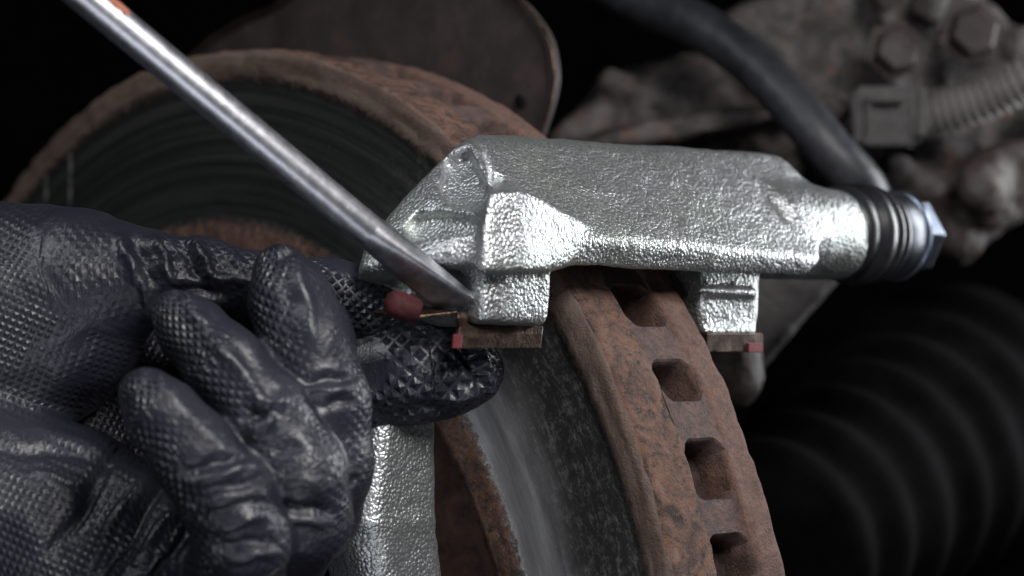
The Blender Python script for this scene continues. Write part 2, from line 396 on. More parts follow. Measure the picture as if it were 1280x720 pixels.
def relax(V, F, it=1, lam=0.5):
    for _ in range(it):
        A = np.zeros_like(V); c = np.zeros(len(V))
        for k in range(4):
            j = (k+1) % 4; np.add.at(A, F[:, k], V[F[:, j]]); np.add.at(A, F[:, j], V[F[:, k]])
            np.add.at(c, F[:, k], 1); np.add.at(c, F[:, j], 1)
        V = V+lam*(A/c[:, None]-V)
    return V

# ------------------------------------------------------------------ setting
def build_liner():
    V = []; F = []; n = 24
    for i in range(n+1):
        a = math.radians(-50+200*i/n)
        for y in (560, 1500): V.append((60+620*math.cos(a), y, -60+560*math.sin(a)))
    for i in range(n): F.append((2*i, 2*i+1, 2*i+3, 2*i+2))
    b = len(V); V += [(-900, 1500, -900), (1100, 1500, -900), (1100, 1500, 900), (-900, 1500, 900)]; F.append((b, b+1, b+2, b+3))
    o = mesh_obj('wheel_arch', V, F, MAT['liner'], None, M_CAM); o['kind'] = 'structure'
build_liner()

# ------------------------------------------------------------------ brake disc
def build_disc():
    root = thing('brake_disc', 'rusty vented brake disc with dark worn friction face', 'brake disc', M_DISC)
    def plate(name, prof, n=420, amp=0.42, seed=1, zlo=None):
        P = []
        for (r0, z0), (r1, z1) in zip(prof, prof[1:]+prof[:1]):           # subdivide the profile so that pitting is real relief
            m = max(1, int(math.hypot(r1-r0, z1-z0)/1.3))
            for i in range(m): P.append((r0+(r1-r0)*i/m, z0+(z1-z0)*i/m))
        V, F = lathe(P, n); F = np.array(F); N = vert_normals(V, F)
        R = np.hypot(V[:, 0], V[:, 1]); fr = np.clip((R-141)/4, 0, 1)*0.9+0.1
        fr = np.maximum(fr, np.clip((113-R)/3, 0, 1)*0.7)
        d = vnoise(V, 0.35, seed, 4)*amp*2+vnoise(V, 0.06, seed+1, 2)*amp*1.6
        V = V+N*(d*fr)[:, None]
        if (np.cross(V[F[0, 2]]-V[F[0, 0]], V[F[0, 3]]-V[F[0, 1]])@N[F[0, 0]]) < 0: F = F[:, ::-1]
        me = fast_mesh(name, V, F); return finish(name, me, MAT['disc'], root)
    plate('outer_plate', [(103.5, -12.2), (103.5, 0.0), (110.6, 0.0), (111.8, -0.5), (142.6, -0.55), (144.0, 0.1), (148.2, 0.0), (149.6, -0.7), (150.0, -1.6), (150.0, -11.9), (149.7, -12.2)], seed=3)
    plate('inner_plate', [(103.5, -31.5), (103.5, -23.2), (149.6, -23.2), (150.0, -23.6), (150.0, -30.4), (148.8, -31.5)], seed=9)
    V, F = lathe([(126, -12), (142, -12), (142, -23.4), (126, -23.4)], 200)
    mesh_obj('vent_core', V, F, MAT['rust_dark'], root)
    # hub hat standing out of the disc
    V, F = lathe([(104.2, -8), (103.8, -1.0), (102.6, -6), (101.5, -20), (98, -24), (36, -24), (34, -26), (34, -30), (104, -30)], 160)
    hat = mesh_obj('hat', V, F, MAT['hat'], root, auto=50)
    for i in range(5):
        a = 2*math.pi*i/5+0.6; V, F = lathe([(0.05, -12), (5.5, -12), (6.2, -13), (6.2, -24.5), (0.05, -24.5)], 18)
        V = V+np.array([57*math.cos(a), 57*math.sin(a), 0]); mesh_obj('wheel_stud', V, F, MAT['hat'], hat, auto=40)
    # vanes: one mesh shared by all of them
    prof = []
    zs = np.linspace(-12.0, -23.6, 13)
    for z in zs:
        e = min(z+23.6, -12.0-z); wd = 3.7+2.4*max(0, 1-e/2.6)**2; prof.append((wd, z))
    ring = [(w_, z) for w_, z in prof]+[(-w_, z) for w_, z in prof[::-1]]; m = len(ring); V = []; F = []
    for rr, sh in ((126, 0), (141, 0), (147.5, 0), (149.3, 0), (149.9, -0.35)):
        for wv, z in ring: V.append((rr, wv+math.copysign(1, wv)*sh, z))
    for k in range(4):
        for i in range(m): j_ = (i+1) % m; F.append((k*m+i, k*m+j_, k*m+m+j_, k*m+m+i))
    for i in range(m//2-1): F.append((4*m+i, 4*m+i+1, 4*m+m-2-i, 4*m+m-1-i))
    me0 = bpy.data.meshes.new('vane'); me0.from_pydata((np.array(V)*MM).tolist(), [], F); me0.update()
    bm = bmesh.new(); bm.from_mesh(me0); bmesh.ops.recalc_face_normals(bm, faces=bm.faces[:])
    for e in bm.edges:
        if len(e.link_faces) == 2 and e.calc_face_angle(0) > math.radians(32): e.smooth = False
    bm.to_mesh(me0); bm.free()
    me0.materials.append(MAT['vane']); me0.polygons.foreach_set('use_smooth', [True]*len(me0.polygons))
    per = 360/51
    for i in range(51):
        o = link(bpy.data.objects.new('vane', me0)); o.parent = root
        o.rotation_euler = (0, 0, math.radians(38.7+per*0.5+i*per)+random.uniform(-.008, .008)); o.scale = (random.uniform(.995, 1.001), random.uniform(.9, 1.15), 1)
build_disc()

# ------------------------------------------------------------------ caliper bracket
def build_bracket():
    root = thing('caliper_bracket', 'silver zinc plated cast caliper bracket straddling the rusty brake disc', 'caliper bracket', M_DISC)
    G = Grid((-46, 78, 18), (94, 136, 134), 0.62)     # a, h, v
    D = None
    def add(d, k=2.0):
        nonlocal D; D = d if D is None else smin(D, d, k)
    # bridge over the disc
    aL, aR = -12, 62
    br = [Q(690, 293, 126), Q(1031, 325, 126), Q(690, 336, 124), Q(1008, 347, 124), Q(577, 171, 105), Q(978, 190, 105), Q(1020, 232, 110.6)]
    aT0 = Q(577, 171, 105)[0]; aT1 = Q(978, 190, 105)[0]
    br += [(aT0+13, 96, 126.5), (aT1, 96, 126.0), (aT0+20, 90, 125.5), (aT1, 90, 125.5), (aL, 118, 103.5), (aR, 118, 101)]
    add(sd_hull(G, br, 1.3))
    # pin boss
    ax = np.array([0, 116.0, 108.6])
    d = np.sqrt((G.Y-110.5)**2+(G.Z-108.9)**2)-np.float32(9.9)
    d = smax(d, 0*d+(G.X-np.float32(86.0)), 1.8); d = smax(d, np.float32(60)-G.X, 3)
    add(d, 2.5)
    # front column with the slanted facet
    col = [Q(614, 238, 128.2), Q(654, 236, 129.5), Q(655, 342, 131), Q(602, 342, 129.4), Q(604, 280, 128.8), Q(764, 298, 122.4), Q(702, 335, 126.4),
           Q(600, 342, 110), Q(690, 343, 108), (-10, 106, 116), (-22, 106, 108)]
    add(sd_hull(G, col, 0.9), 0.8)
    # front lug below it
    lug = [Q(601, 340, 125.5), Q(645, 340, 127.2), Q(692, 338, 126.2), Q(692, 398, 125.6), Q(684, 411, 124.6), Q(645, 408, 126.6), Q(600, 403, 125), (-30, 103, 111), (-8, 103, 111), (-30, 103, 88), (-8, 103, 88), Q(585, 396, 117)]
    lug = [p for p in lug]
    add(sd_hull(G, lug, 1.6), 0.8)
    # rear lug
    rl = [Q(884, 322, 119), Q(955, 326, 119), Q(884, 346, 119), Q(953, 352, 119), Q(950, 384, 119), Q(950, 418, 118.6), Q(886, 418, 118.6), Q(873, 372, 119), Q(874, 392, 119)]
    rl = rl+[p-np.array([0, 20, 0]) for p in rl]
    add(sd_hull(G, rl, 1.4), 2.6)
    sb = [Q(876, 358, 120.6), Q(952, 361, 120.6), Q(952, 371, 120.6), Q(874, 368, 120.6)]; sb = sb+[p-np.array([0, 8, 0]) for p in sb]
    add(sd_hull(G, sb, 1.4), 1.2)
    sb = [Q(886, 411, 119.8), Q(949, 412, 119.8), Q(949, 417, 119.8), Q(887, 417, 119.8)]; sb = sb+[p-np.array([0, 8, 0]) for p in sb]
    add(sd_hull(G, sb, 1.2), 1.5)
    # outboard shoulder sloping down to the tie bar
    sh = [Q(577, 171, 105), Q(548, 190, 103), Q(596, 176, 110), Q(616, 236, 124), Q(608, 262, 126), Q(603, 335, 126), Q(515, 327, 117), Q(440, 329, 104), Q(472, 279, 100),
          (-2, 96, 123), (-30, 92, 101), (-30, 92, 94), (-8, 92, 100), Q(600, 335, 110), Q(442, 345, 104)]
    shd = sd_hull(G, sh, 2.0)
    add(shd, 1.4)
    # cast pocket and the stepped ledge below it, sunk into the sloping face
    def hit(px, py):
        d = np.array([(px-640)/FPX, 1, (360-py)/FPX])
        for y in np.arange(400, 500, 0.3):
            p = d*y-DC; q = np.array([p@DA, p@DH, p@DV]); g = np.round((q-G.lo)/G.st).astype(int)
            if (g >= 0).all() and (g < G.n).all() and D[tuple(g)] < 0: return q
        return Q(px, py, 115)
    inw = np.array([0.62, -0.62, -0.48])
    def cut(poly, depth, k=1.2, rnd=1.2):
        nonlocal D
        H = [hit(*p) for p in poly]; pts = [p-inw*4 for p in H]+[p+inw*depth for p in H]
        D = smax(D, -sd_hull(G, pts, rnd), k)
    cut([(505, 284), (520, 266), (560, 262), (600, 268), (596, 286), (560, 294), (512, 299)], 2.7, 0.7, 0.7)
    cut([(556, 196), (586, 184), (612, 232), (606, 254), (566, 258), (549, 238)], 3.3, 0.7, 0.7)
    # tie bar running down outside the disc
    tb = []
    for (px0, px1, py) in ((470, 560, 330), (462, 548, 520)):
        tb += [Q(px0, py, 101), Q(px1, py, 103), Q(px0, py, 101)-[0, 12, 0], Q(px1, py, 103)-[0, 13, 0], Q(px0+20, py, 103.5)]
    add(sd_hull(G, tb, 2.5), 4.0)
    tb = []
    for (px0, px1, py) in ((459, 548, 500), (442, 548, 655)):
        tb += [Q(px0, py, 101), Q(px1, py, 103), Q(px0, py, 101)-[0, 12, 0], Q(px1, py, 103)-[0, 13, 0], Q(px0+20, py, 103.5)]
    add(sd_hull(G, tb, 2.5), 2.5)
    tb = []
    for (px0, px1, py) in ((442, 548, 645), (470, 568, 800)):
        tb += [Q(px0, py, 101), Q(px1, py, 103), Q(px0, py, 101)-[0, 12, 0], Q(px1, py, 103)-[0, 13, 0], Q(px0+20, py, 103.5)]
    add(sd_hull(G, tb, 2.5), 2.5)
    # keep clear of the disc
    rad = np.sqrt(G.Y**2+G.Z**2)+0*G.X
    slot = np.maximum(rad-153.0, np.abs(0*rad+G.X-np.float32(15.7))-np.float32(18.3))
    D = smax(D, -slot, 1.0)
    V, F = surface_nets(G, D); V = relax(V, F, 2, 0.4); N = vert_normals(V, F)
    V = V+N*(vnoise(V, 0.12, 5, 2)*0.5+vnoise(V, 0.5, 8, 2)*0.22)[:, None]
    me = fast_mesh('casting', ahv(V), F[:, ::-1]); finish('casting', me, MAT['cast'], root)
    # rubber boot, guide pin
    def along(profile, n, name, mat, parent, auto=None):           # profile (r,a) round the pin axis
        V, F = lathe([(r, a) for r, a in profile], n)
        V = np.c_[V[:, 2], V[:, 0]+110.5, V[:, 1]+109.4]
        return mesh_obj(name, ahv(V), F, mat, parent, auto=auto)
    a0 = 84.5
    boot = [(5, a0-3), (9.2, a0-1), (10.2, a0+.6), (10.3, a0+3.0), (9.7, a0+3.6), (9.8, a0+4.2), (11.0, a0+5.2), (11.2, a0+6.8), (11.0, a0+8.2), (10.3, a0+8.9), (10.3, a0+9.3),
            (11.0, a0+10), (10.9, a0+10.9), (10.2, a0+11.5), (9.6, a0+11.8), (9.6, a0+12.6), (10.2, a0+13.2), (9.9, a0+14.5), (9, a0+15), (5, a0+15)]
    along(boot, 80, 'pin_boot', MAT['rubber'], root)
    a1 = a0+15.2
    pin = along([(4, a0), (9.0, a1-1.6), (9.8, a1-0.8), (9.9, a1+4.3), (9.2, a1+5.2), (4, a1+5.2)], 80, 'guide_pin', MAT['pin'], root, auto=40)
    along([(4, a1+4.9), (9.7, a1+4.9), (10.2, a1+5.3), (10.2, a1+6.2), (9.7, a1+6.6), (4, a1+6.6)], 80, 'flange', MAT['zincbolt'], pin, auto=40)
    V = []; F = []
    for a_, r_ in ((a1+6.3, 8.8), (a1+12.8, 8.8), (a1+13.8, 7.7)):
        for j in range(6):
            t = math.pi/3*j+0.06; V.append((a_, 110.5+r_*math.cos(t), 109.4+r_*math.sin(t)))
    for k in range(2):
        for j in range(6): F.append((k*6+j, k*6+(j+1) % 6, k*6+6+(j+1) % 6, k*6+6+j))
    F.append(tuple(range(12, 18)))
    hx = mesh_obj('hex_head', ahv(V), F, MAT['zincbolt'], pin, smooth=False)
    b = hx.modifiers.new('edge', 'BEVEL'); b.width = 0.5*MM; b.segments = 2
build_bracket()

# ------------------------------------------------------------------ abutment clips
def sheet(name, pts, mat, parent, th=0.7, ext=None):
    """A bent strip: centre polyline pts (a,h,v) swept along ext (a vector), with thickness."""
    P = np.array(pts, float); e = np.array(ext, float); n = len(P)
    T = np.gradient(P, axis=0); Nn = np.cross(T, e); Nn /= np.linalg.norm(Nn, axis=1)[:, None]+1e-9
    ring = np.concatenate([P+Nn*th/2, (P-Nn*th/2)[::-1]]); m = len(ring)
    V = np.concatenate([ring, ring+e]); F = [tuple(range(m))[::-1], tuple(range(m, 2*m))]
    for i in range(m): j = (i+1) % m; F.append((i, j, m+j, m+i))
    o = mesh_obj(name, ahv(V), F, mat, parent, smooth=False)
    b = o.modifiers.new('edge', 'BEVEL'); b.width = 0.15*MM; b.segments = 2; b.limit_method = 'ANGLE'
    return o
def build_clips():
    r = thing('abutment_clip', 'tarnished pad clip with curled red tail pinched by the gloved fingers', 'pad clip', M_DISC, None)
    # lower lip under the front lug
    A0, A1 = Q(566, 420, 121), Q(671, 420, 121); hA = 121
    sheet('lip', [Q(573, 408, 121.5), Q(571, 418, 122.2), Q(569, 436, 122.2)], MAT['clip'], r, 0.8, A1-A0)
    sheet('tray', [Q(573, 408, 121.5), Q(573, 405, 112), Q(573, 404, 103)], MAT['clip'], r, 0.8, (A1-A0)*0.98)
    sheet('riser', [Q(570, 391, 121), Q(571, 398, 121.5), Q(573, 409, 121.6)], MAT['clip'], r, 0.8, (2.2, 0, 0))
    # plate going to the tail, seen nearly edge on
    e = np.array([0, -9.0, 1.0])
    sheet('tail_plate', [Q(572, 391, 121), Q(545, 394, 119), Q(515, 397, 117), Q(506, 398, 116.5)], MAT['clip'], r, 0.6, e)
    c = Q(497, 381, 118); dr = np.array([0.80, 0.35, -0.25]); dr /= np.linalg.norm(dr)
    T, Fq = tube([c+dr*q for q in (-2.4, -2.1, -1.3, 0, 1.5, 3.0, 4.0, 4.2)], [0.3, 1.6, 2.3, 2.55, 2.5, 2.3, 2.1, 1.6], 26)
    T = np.array(T)+(vnoise(np.array(T), 0.5, 4, 2)*0.5)[:, None]
    mesh_obj('tail_roll', ahv(T), Fq, MAT['red'], r, auto=60)
    sheet('painted_end', [Q(566.5, 418, 123.0), Q(565, 435.5, 123.0)], MAT['redpaint'], r, 0.6, (A1-A0)*0.10)
    r2 = thing('abutment_clip', 'small pad clip with red painted end under the rear lug of the bracket', 'pad clip', M_DISC, None)
    B0, B1 = Q(882, 424, 119), Q(952, 424, 119)
    sheet('lip', [Q(882, 417, 119), Q(882, 440, 119)], MAT['clip'], r2, 0.8, B1-B0)
    sheet('tray', [Q(884, 418.5, 119), Q(884, 418.5, 104)], MAT['clip'], r2, 0.8, (B1-B0)*0.97)
    E0 = Q(930, 430, 119.6)
    sheet('painted_end', [Q(935, 429, 119.6), Q(935, 440.5, 119.6)], MAT['redpaint'], r2, 0.5, (B1-B0)*0.26)
build_clips()

# ------------------------------------------------------------------ screwdriver
def build_driver():
    tip = unproj(577, 384, 432.8); far = unproj(112, 0, 398)
    ax = far-tip; ax /= np.linalg.norm(ax)
    root = thing('screwdriver', 'flat blade steel screwdriver prying against the bracket lug', 'screwdriver', M_CAM)
    s0 = tip+ax*23; V, F = tube([s0+ax*t for t in np.linspace(0, 150, 12)], 2.95, 40)
    mesh_obj('shaft', V, F, MAT['chrome'], root, auto=60)
    # blade: round shaft drawn out into a flat chisel
    wdir = np.array([0.36, -0.62, 0.50]); wdir -= ax*(wdir@ax); wdir /= np.linalg.norm(wdir); tdir = np.cross(ax, wdir)
    V = []; F = []; n = 40; st = np.linspace(0, 1, 14)
    for k, s in enumerate(st):
        c = tip+ax*(23.2*(1-s)); rnd = (1-s)**1.1
        wd = 2.96+(4.0-2.96)*s; th = 2.96*(1-s)+0.55*s; e = 2+6*s
        for j in range(n):
            t = 2*math.pi*j/n; cx, sx = math.cos(t), math.sin(t)
            f = (abs(cx)**e+abs(sx)**e)**(-1/e); V.append(c+wdir*wd*f*cx+tdir*th*f*sx)
    for k in range(len(st)-1):
        for j in range(n): q = (j+1) % n; F.append((k*n+j, k*n+q, (k+1)*n+q, (k+1)*n+j))
    F.append(tuple((len(st)-1)*n+j for j in range(n)))
    mesh_obj('blade', V, F, MAT['chrome'], root, auto=35)
    c0 = far+ax*(-26/6.9); pts = []; F = []
    e1 = np.array([0.64, 0, 0.77]); e1 -= ax*(e1@ax); e1 /= np.linalg.norm(e1); e2 = np.cross(ax, e1); e2 = e2 if e2[1] < 0 else -e2
    for i in range(7):
        for j in range(7):
            a_ = 0.15+0.75*j/6+0.1*math.sin(i*2.1); l_ = (-2.6+5.2*i/6)*(1-0.25*abs(j-3)/3)+0.35*math.sin(j*1.7)
            pts.append(c0+ax*l_+3.0*(math.cos(a_)*e1+math.sin(a_)*e2))
    for i in range(6):
        for j in range(6): F.append((i*7+j, i*7+j+1, i*7+8+j, i*7+7+j))
    mesh_obj('red_reflection', pts, F, MAT['orange'], root)  # reddish reflection on the shaft, put in as a coloured patch
    h0 = tip+ax*160; pr = [(0, 4.5), (4, 7), (10, 9), (18, 8), (26, 10.5), (45, 12), (70, 12.5), (92, 11), (100, 8), (103, 2)]
    V, F = tube([h0+ax*t for t, r in pr], [r for t, r in pr], 24); mesh_obj('handle', V, F, MAT['handle'], root)
build_driver()

# ------------------------------------------------------------------ gloved hand
def build_hand():
    U = lambda px, py, y, r: (unproj(px, py, y), r)
    chains = {
        'palm': [[U(-330, 470, 462, 27), U(-120, 450, 458, 25), U(10, 400, 452, 20.5), U(70, 388, 451, 17.5)],
                 [U(20, 395, 450, 19), U(110, 352, 446, 10.5), U(170, 345, 444, 8.5)],
                 [U(-200, 640, 440, 24), U(-40, 655, 434, 18), U(60, 690, 430, 14), U(190, 770, 428, 12)],
                 [U(-120, 540, 470, 24), U(60, 560, 478, 14), U(200, 600, 474, 12), U(330, 720, 456, 11)],
                 [U(-60, 610, 440, 17), U(90, 648, 437, 14), U(190, 690, 430, 12), U(280, 745, 414, 9)],
                 [U(60, 480, 482, 14), U(200, 480, 480, 12), U(320, 470, 474, 10)]],
        'thumb': [[U(110, 352, 444, 10.5), U(180, 345, 443, 8.2), U(250, 350, 443, 7.3), U(330, 368, 444, 7.6), U(410, 378, 445, 7.8), U(462, 384, 447, 7.2), U(487, 392, 449, 5.0)]],
        'index': [[U(300, 640, 462, 9.5), U(370, 520, 452, 9.6), U(450, 478, 447, 9.6), U(520, 466, 445, 9.3), U(565, 462, 446, 8.6), U(588, 462, 447, 6.2)]],
        'middle': [[U(350, 338, 424, 5.0), U(360, 370, 423, 7.3), U(382, 430, 421, 8.3), U(400, 500, 420, 8.4), U(402, 580, 421, 9.0), U(385, 640, 428, 9.2), U(330, 690, 446, 10.0)]],
        'ring': [[U(218, 390, 417, 4.0), U(238, 412, 416, 6.0), U(280, 458, 413, 7.2), U(330, 522, 411, 7.6), U(368, 590, 411, 8.4), U(374, 648, 414, 8.8), U(330, 720, 436, 9.5)]],
        'pinky': [[U(184, 496, 404, 5.0), U(200, 516, 403, 6.3), U(240, 564, 402, 7.0), U(284, 620, 402, 7.5), U(303, 675, 404, 8.0), U(290, 735, 412, 8.4), U(210, 790, 428, 9.5)]],
    }
    G = Grid((-225, 384, -74), (2, 496, 24), 0.6)
    dist = {}
    for nm, cs in chains.items():
        d = None
        for c in cs:
            for (a, ra), (b, rb) in zip(c, c[1:]):
                e = sd_cone(G, a, b, ra, rb)
                d = e if d is None else smin(d, e, 8.0 if nm == 'palm' else 2.0)
        dist[nm] = d
    D = dist['palm']
    D = smin(D, dist['thumb'], 3.0)
    for nm, k in (('index', 1.2), ('middle', 0.9), ('ring', 0.9), ('pinky', 0.9)): D = smin(D, dist[nm], k)
    V, F = surface_nets(G, D); del D
    V = relax(V, F, 2, 0.5); N = vert_normals(V, F)
    # glove pattern coordinates: along and round each bone
    best = np.full(len(V), 1e9); gu = np.zeros(len(V)); gv = np.zeros(len(V)); gm = np.ones(len(V)); own = np.zeros(len(V), int)
    bc = {n: np.full(len(V), 1e9) for n in chains}
    left = np.array([-0.85, 0, 0.35])
    for ci, (nm, cs) in enumerate(chains.items()):
        for c in cs:
            cum = 0
            for (a, ra), (b, rb) in zip(c, c[1:]):
                d = b-a; L = np.linalg.norm(d); x = d/L; p = V-a; t = np.clip(p@x/L, 0, 1)
                q = p-np.outer(t*L, x); dd = np.linalg.norm(q, axis=1)-(ra+t*(rb-ra)); m = dd < best; bc[nm] = np.minimum(bc[nm], dd)
                best[m] = dd[m]; own[m] = ci
                f = np.array([0, -1., 0]); f -= x*(f@x); f /= np.linalg.norm(f); s = np.cross(x, f)
                ang = np.arctan2(q@s, q@f)
                if nm == 'palm': gu[m] = (V[m, 0]*0.94+V[m, 2]*0.34)*1.2; gv[m] = (V[m, 2]*0.94-V[m, 0]*0.34)*1.2; gm[m] = 0.36
                else:
                    ks = 0.72 if nm == 'index' else 1.0; gu[m] = (cum+(p@x)[m])*ks; gv[m] = ang[m]*8.3*ks
                    qq = q/(np.linalg.norm(q, axis=1)[:, None]+1e-6); k = qq@left
                    if nm in ('middle', 'ring', 'pinky'):
                        tipz = np.clip(1-(cum+t*L-12)/14, 0, 1)
                        gm[m] = np.clip((k[m]+0.05)/0.5, 0.0, 1)*0.95+0.05+0.25*np.clip((-k[m]-0.3)/0.4, 0, 1)
                    elif nm == 'thumb': gm[m] = 0.36+0.5*np.clip((cum+(t*L)[m]-28)/14, 0, 1)
                    else: gm[m] = 1.0
                cum += L
    srt = np.sort(np.stack(list(bc.values())), 0); gm *= np.clip((srt[1]-srt[0])/2.2, 0, 1)
    # creases and folds pulled into the glove, drawn where the glove bunches (px of the photograph, as a place on the surface)
    px = 640+FPX*V[:, 0]/V[:, 1]; py = 360-FPX*V[:, 2]/V[:, 1]; front = np.clip(-N[:, 1]*1.6+0.25, 0, 1)
    names = list(chains); disp = np.zeros(len(V))
    folds = [  # x0,y0,x1,y1,width,amp,owner
        (196, 300, 214, 350, 7, 1.6, 'pt'), (214, 350, 196, 400, 7, 1.2, 'pt'), (228, 306, 250, 350, 6, -1.6, 'pt'), (244, 303, 262, 345, 6, 1.5, 'pt'),
        (170, 300, 188, 350, 6, -1.4, 'pt'), (150, 298, 172, 350, 6, 1.1, 'pt'), (262, 345, 300, 352, 5, 1.0, 'pt'), (214, 362, 280, 366, 6, -1.1, 'pt'),
        (205, 303, 218, 318, 4, -1.8, 'pt'), (290, 318, 305, 350, 6, 0.9, 'pt'), (180, 330, 182, 395, 5, 0.8, 'pt'),
        (236, 372, 250, 410, 8, 0.7, 'ring'), (250, 400, 330, 500, 9, 0.7, 'ring'), (300, 440, 350, 520, 10, -0.5, 'ring'), (340, 515, 306, 520, 8, -1.7, 'ring'),
        (318, 545, 352, 500, 7, 1.1, 'ring'), (330, 560, 372, 560, 7, -0.8, 'ring'), (350, 632, 412, 640, 6, -1.2, 'ring'), (352, 646, 410, 655, 5, 0.7, 'ring'), (352, 600, 405, 606, 7, 0.5, 'ring'),
        (345, 320, 368, 312, 5, -0.9, 'middle'), (370, 320, 392, 420, 8, 0.6, 'middle'), (384, 478, 440, 470, 6, -1.0, 'middle'), (386, 490, 436, 486, 5, 0.7, 'middle'),
        (395, 508, 440, 500, 5, -0.7, 'middle'), (410, 610, 445, 600, 5, -0.9, 'middle'), (352, 325, 362, 420, 8, -0.35, 'middle'),
        (232, 592, 300, 570, 6, -1.3, 'pinky'), (240, 622, 330, 596, 6, -1.0, 'pinky'), (250, 646, 330, 625, 5, -0.9, 'pinky'), (236, 606, 318, 582, 5, 0.8, 'pinky'),
        (262, 664, 330, 645, 5, 0.7, 'pinky'), (276, 684, 340, 676, 6, -1.2, 'pinky'), (288, 700, 344, 690, 5, 0.7, 'pinky'), (200, 475, 330, 620, 9, 0.35, 'pinky'),
        (150, 560, 70, 690, 9, -1.8, 'palm'), (100, 720, 180, 600, 9, 1.4, 'palm'), (130, 720, 200, 610, 6, -1.4, 'palm'), (155, 720, 222, 640, 7, 1.5, 'palm'), (178, 720, 240, 660, 6, -1.5, 'palm'),
        (200, 720, 250, 670, 6, 1.2, 'palm'), (0, 560, 130, 575, 8, -0.7, 'palm'), (0, 530, 120, 560, 9, 0.6, 'palm'), (20, 590, 120, 610, 8, 0.4, 'palm'),
        (582, 420, 606, 500, 7, -1.6, 'index'), (596, 415, 614, 490, 5, 1.3, 'index'), (560, 500, 612, 486, 8, 1.2, 'index'), (470, 520, 560, 508, 9, -0.8, 'index'), (568, 410, 580, 450, 6, -0.9, 'index'), (540, 470, 600, 470, 8, 0.5, 'index'),
    ]
    grp = {'pt': ('palm', 'thumb')}
    for x0, y0, x1, y1, wd, am, ow in folds:
        ok = np.isin(own, [names.index(n) for n in grp.get(ow, (ow,))])
        dx, dy = x1-x0, y1-y0; L2 = dx*dx+dy*dy; t = ((px-x0)*dx+(py-y0)*dy)/L2; tc = np.clip(t, 0, 1)
        wv = np.sin(tc*9+x0)*wd*0.35
        nl = math.sqrt(L2); dist_ = np.hypot(px-x0-tc*dx+dy/nl*wv, py-y0-tc*dy-dx/nl*wv)
        disp += np.where(ok, 1.25*am*np.exp(-(dist_/wd)**2)*front*np.sin(np.clip(tc*0.8+0.1, 0, 1)*math.pi)**0.5, 0)
    disp += vnoise(V, 0.09, 21, 3)*1.1*np.where(own == 0, 1.3, 0.8)
    V = V+N*disp[:, None]; V = relax(V, F, 1, 0.35)
    me = fast_mesh('gloved_hand', V, F)
    at = me.attributes.new('grip', 'FLOAT_VECTOR', 'POINT'); at.data.foreach_set('vector', np.c_[gu, gv, gm].astype(np.float32).ravel())
    o = finish('gloved_hand', me, MAT['glove'], None, M_CAM)
    tag(o, 'hand in black textured nitrile glove pinching the pad clip, three fingers curled', 'hand')
build_hand()

# ------------------------------------------------------------------ behind the disc
def build_shield():
    # sheet inboard of the disc, outline in px at its own plane
    a = 52.0
    out = [(232, 80), (262, 52), (300, 28), (345, 8), (400, -25), (520, -40), (610, -28), (648, -4), (672, 20), (690, 50), (697, 85), (696, 112), (686, 150), (670, 190), (640, 230), (560, 260), (400, 220), (300, 150)]
    O = spline([Qa(x, y, a) for x, y in out+out[:1]], 90)[:-1]; n = len(O)
    I = O.copy(); cen = O.mean(0); I = O+(cen-O)*0.022
    V = np.concatenate([O+[0.9, 0, 0], O+[-1.4, 0, 0], I+[-1.4, 0, 0], I+[0.0, 0, 0]]); F = []
    for k in range(3):
        for i in range(n): j = (i+1) % n; F.append((k*n+i, k*n+j, k*n+n+j, k*n+n+i))
    F.append(tuple(range(3*n, 4*n))); F.append(tuple(range(n))[::-1])
    r = thing('dust_shield', 'dark sheet metal dust shield with thin bright rim behind the disc', 'dust shield', M_DISC)
    pl = mesh_obj('plate', ahv(V), F, MAT['shield'], r, smooth=False)
    R = np.concatenate([O, O[:2]]); T, Fq = tube(R+[-1.2, 0, 0], 0.45, 6, caps=False)
    mesh_obj('rim', ahv(T), Fq, MAT['clip'], r)
    c = Qa(651, 126, a-0.6); V, F = lathe([(0.05, 0), (1.3, 0), (1.5, .5), (.05, .6)], 16); V = np.c_[-V[:, 2], V[:, 0], V[:, 1]]+c
    mesh_obj('hole_disc', ahv(V), F, MAT['liner'], r)  # black disc standing in for a small hole in the sheet
build_shield()

def blob(name, lo, hi, st, hulls, mat, k=5, amp=2.0, nsc=0.09, parent=None, cones=(), seed=3, kk=2.5):
    G = Grid(lo, hi, st); D = None
    for pts in hulls:
        d = sd_hull(G, pts, kk); D = d if D is None else smin(D, d, k)
    for (a, b, ra, rb) in cones:
        d = sd_cone(G, a, b, ra, rb); D = d if D is None else smin(D, d, k)
    V, F = surface_nets(G, D); V = relax(V, F, 1, 0.5); N = vert_normals(V, F)
    V = V+N*(vnoise(V, nsc, seed, 4)*amp)[:, None]
    me = fast_mesh(name, V, F); return finish(name, me, mat, parent, None if parent else M_CAM)
def box_px(x0, y0, x1, y1, ya, yb, skew=0):
    return [unproj(x, y, d) for d in (ya, yb) for x, y in ((x0, y0), (x1, y0), (x1, y1), (x0, y1))]
def poly_px(pts, ya, yb): return [unproj(x, y, d) for d in (ya, yb) for x, y in pts]
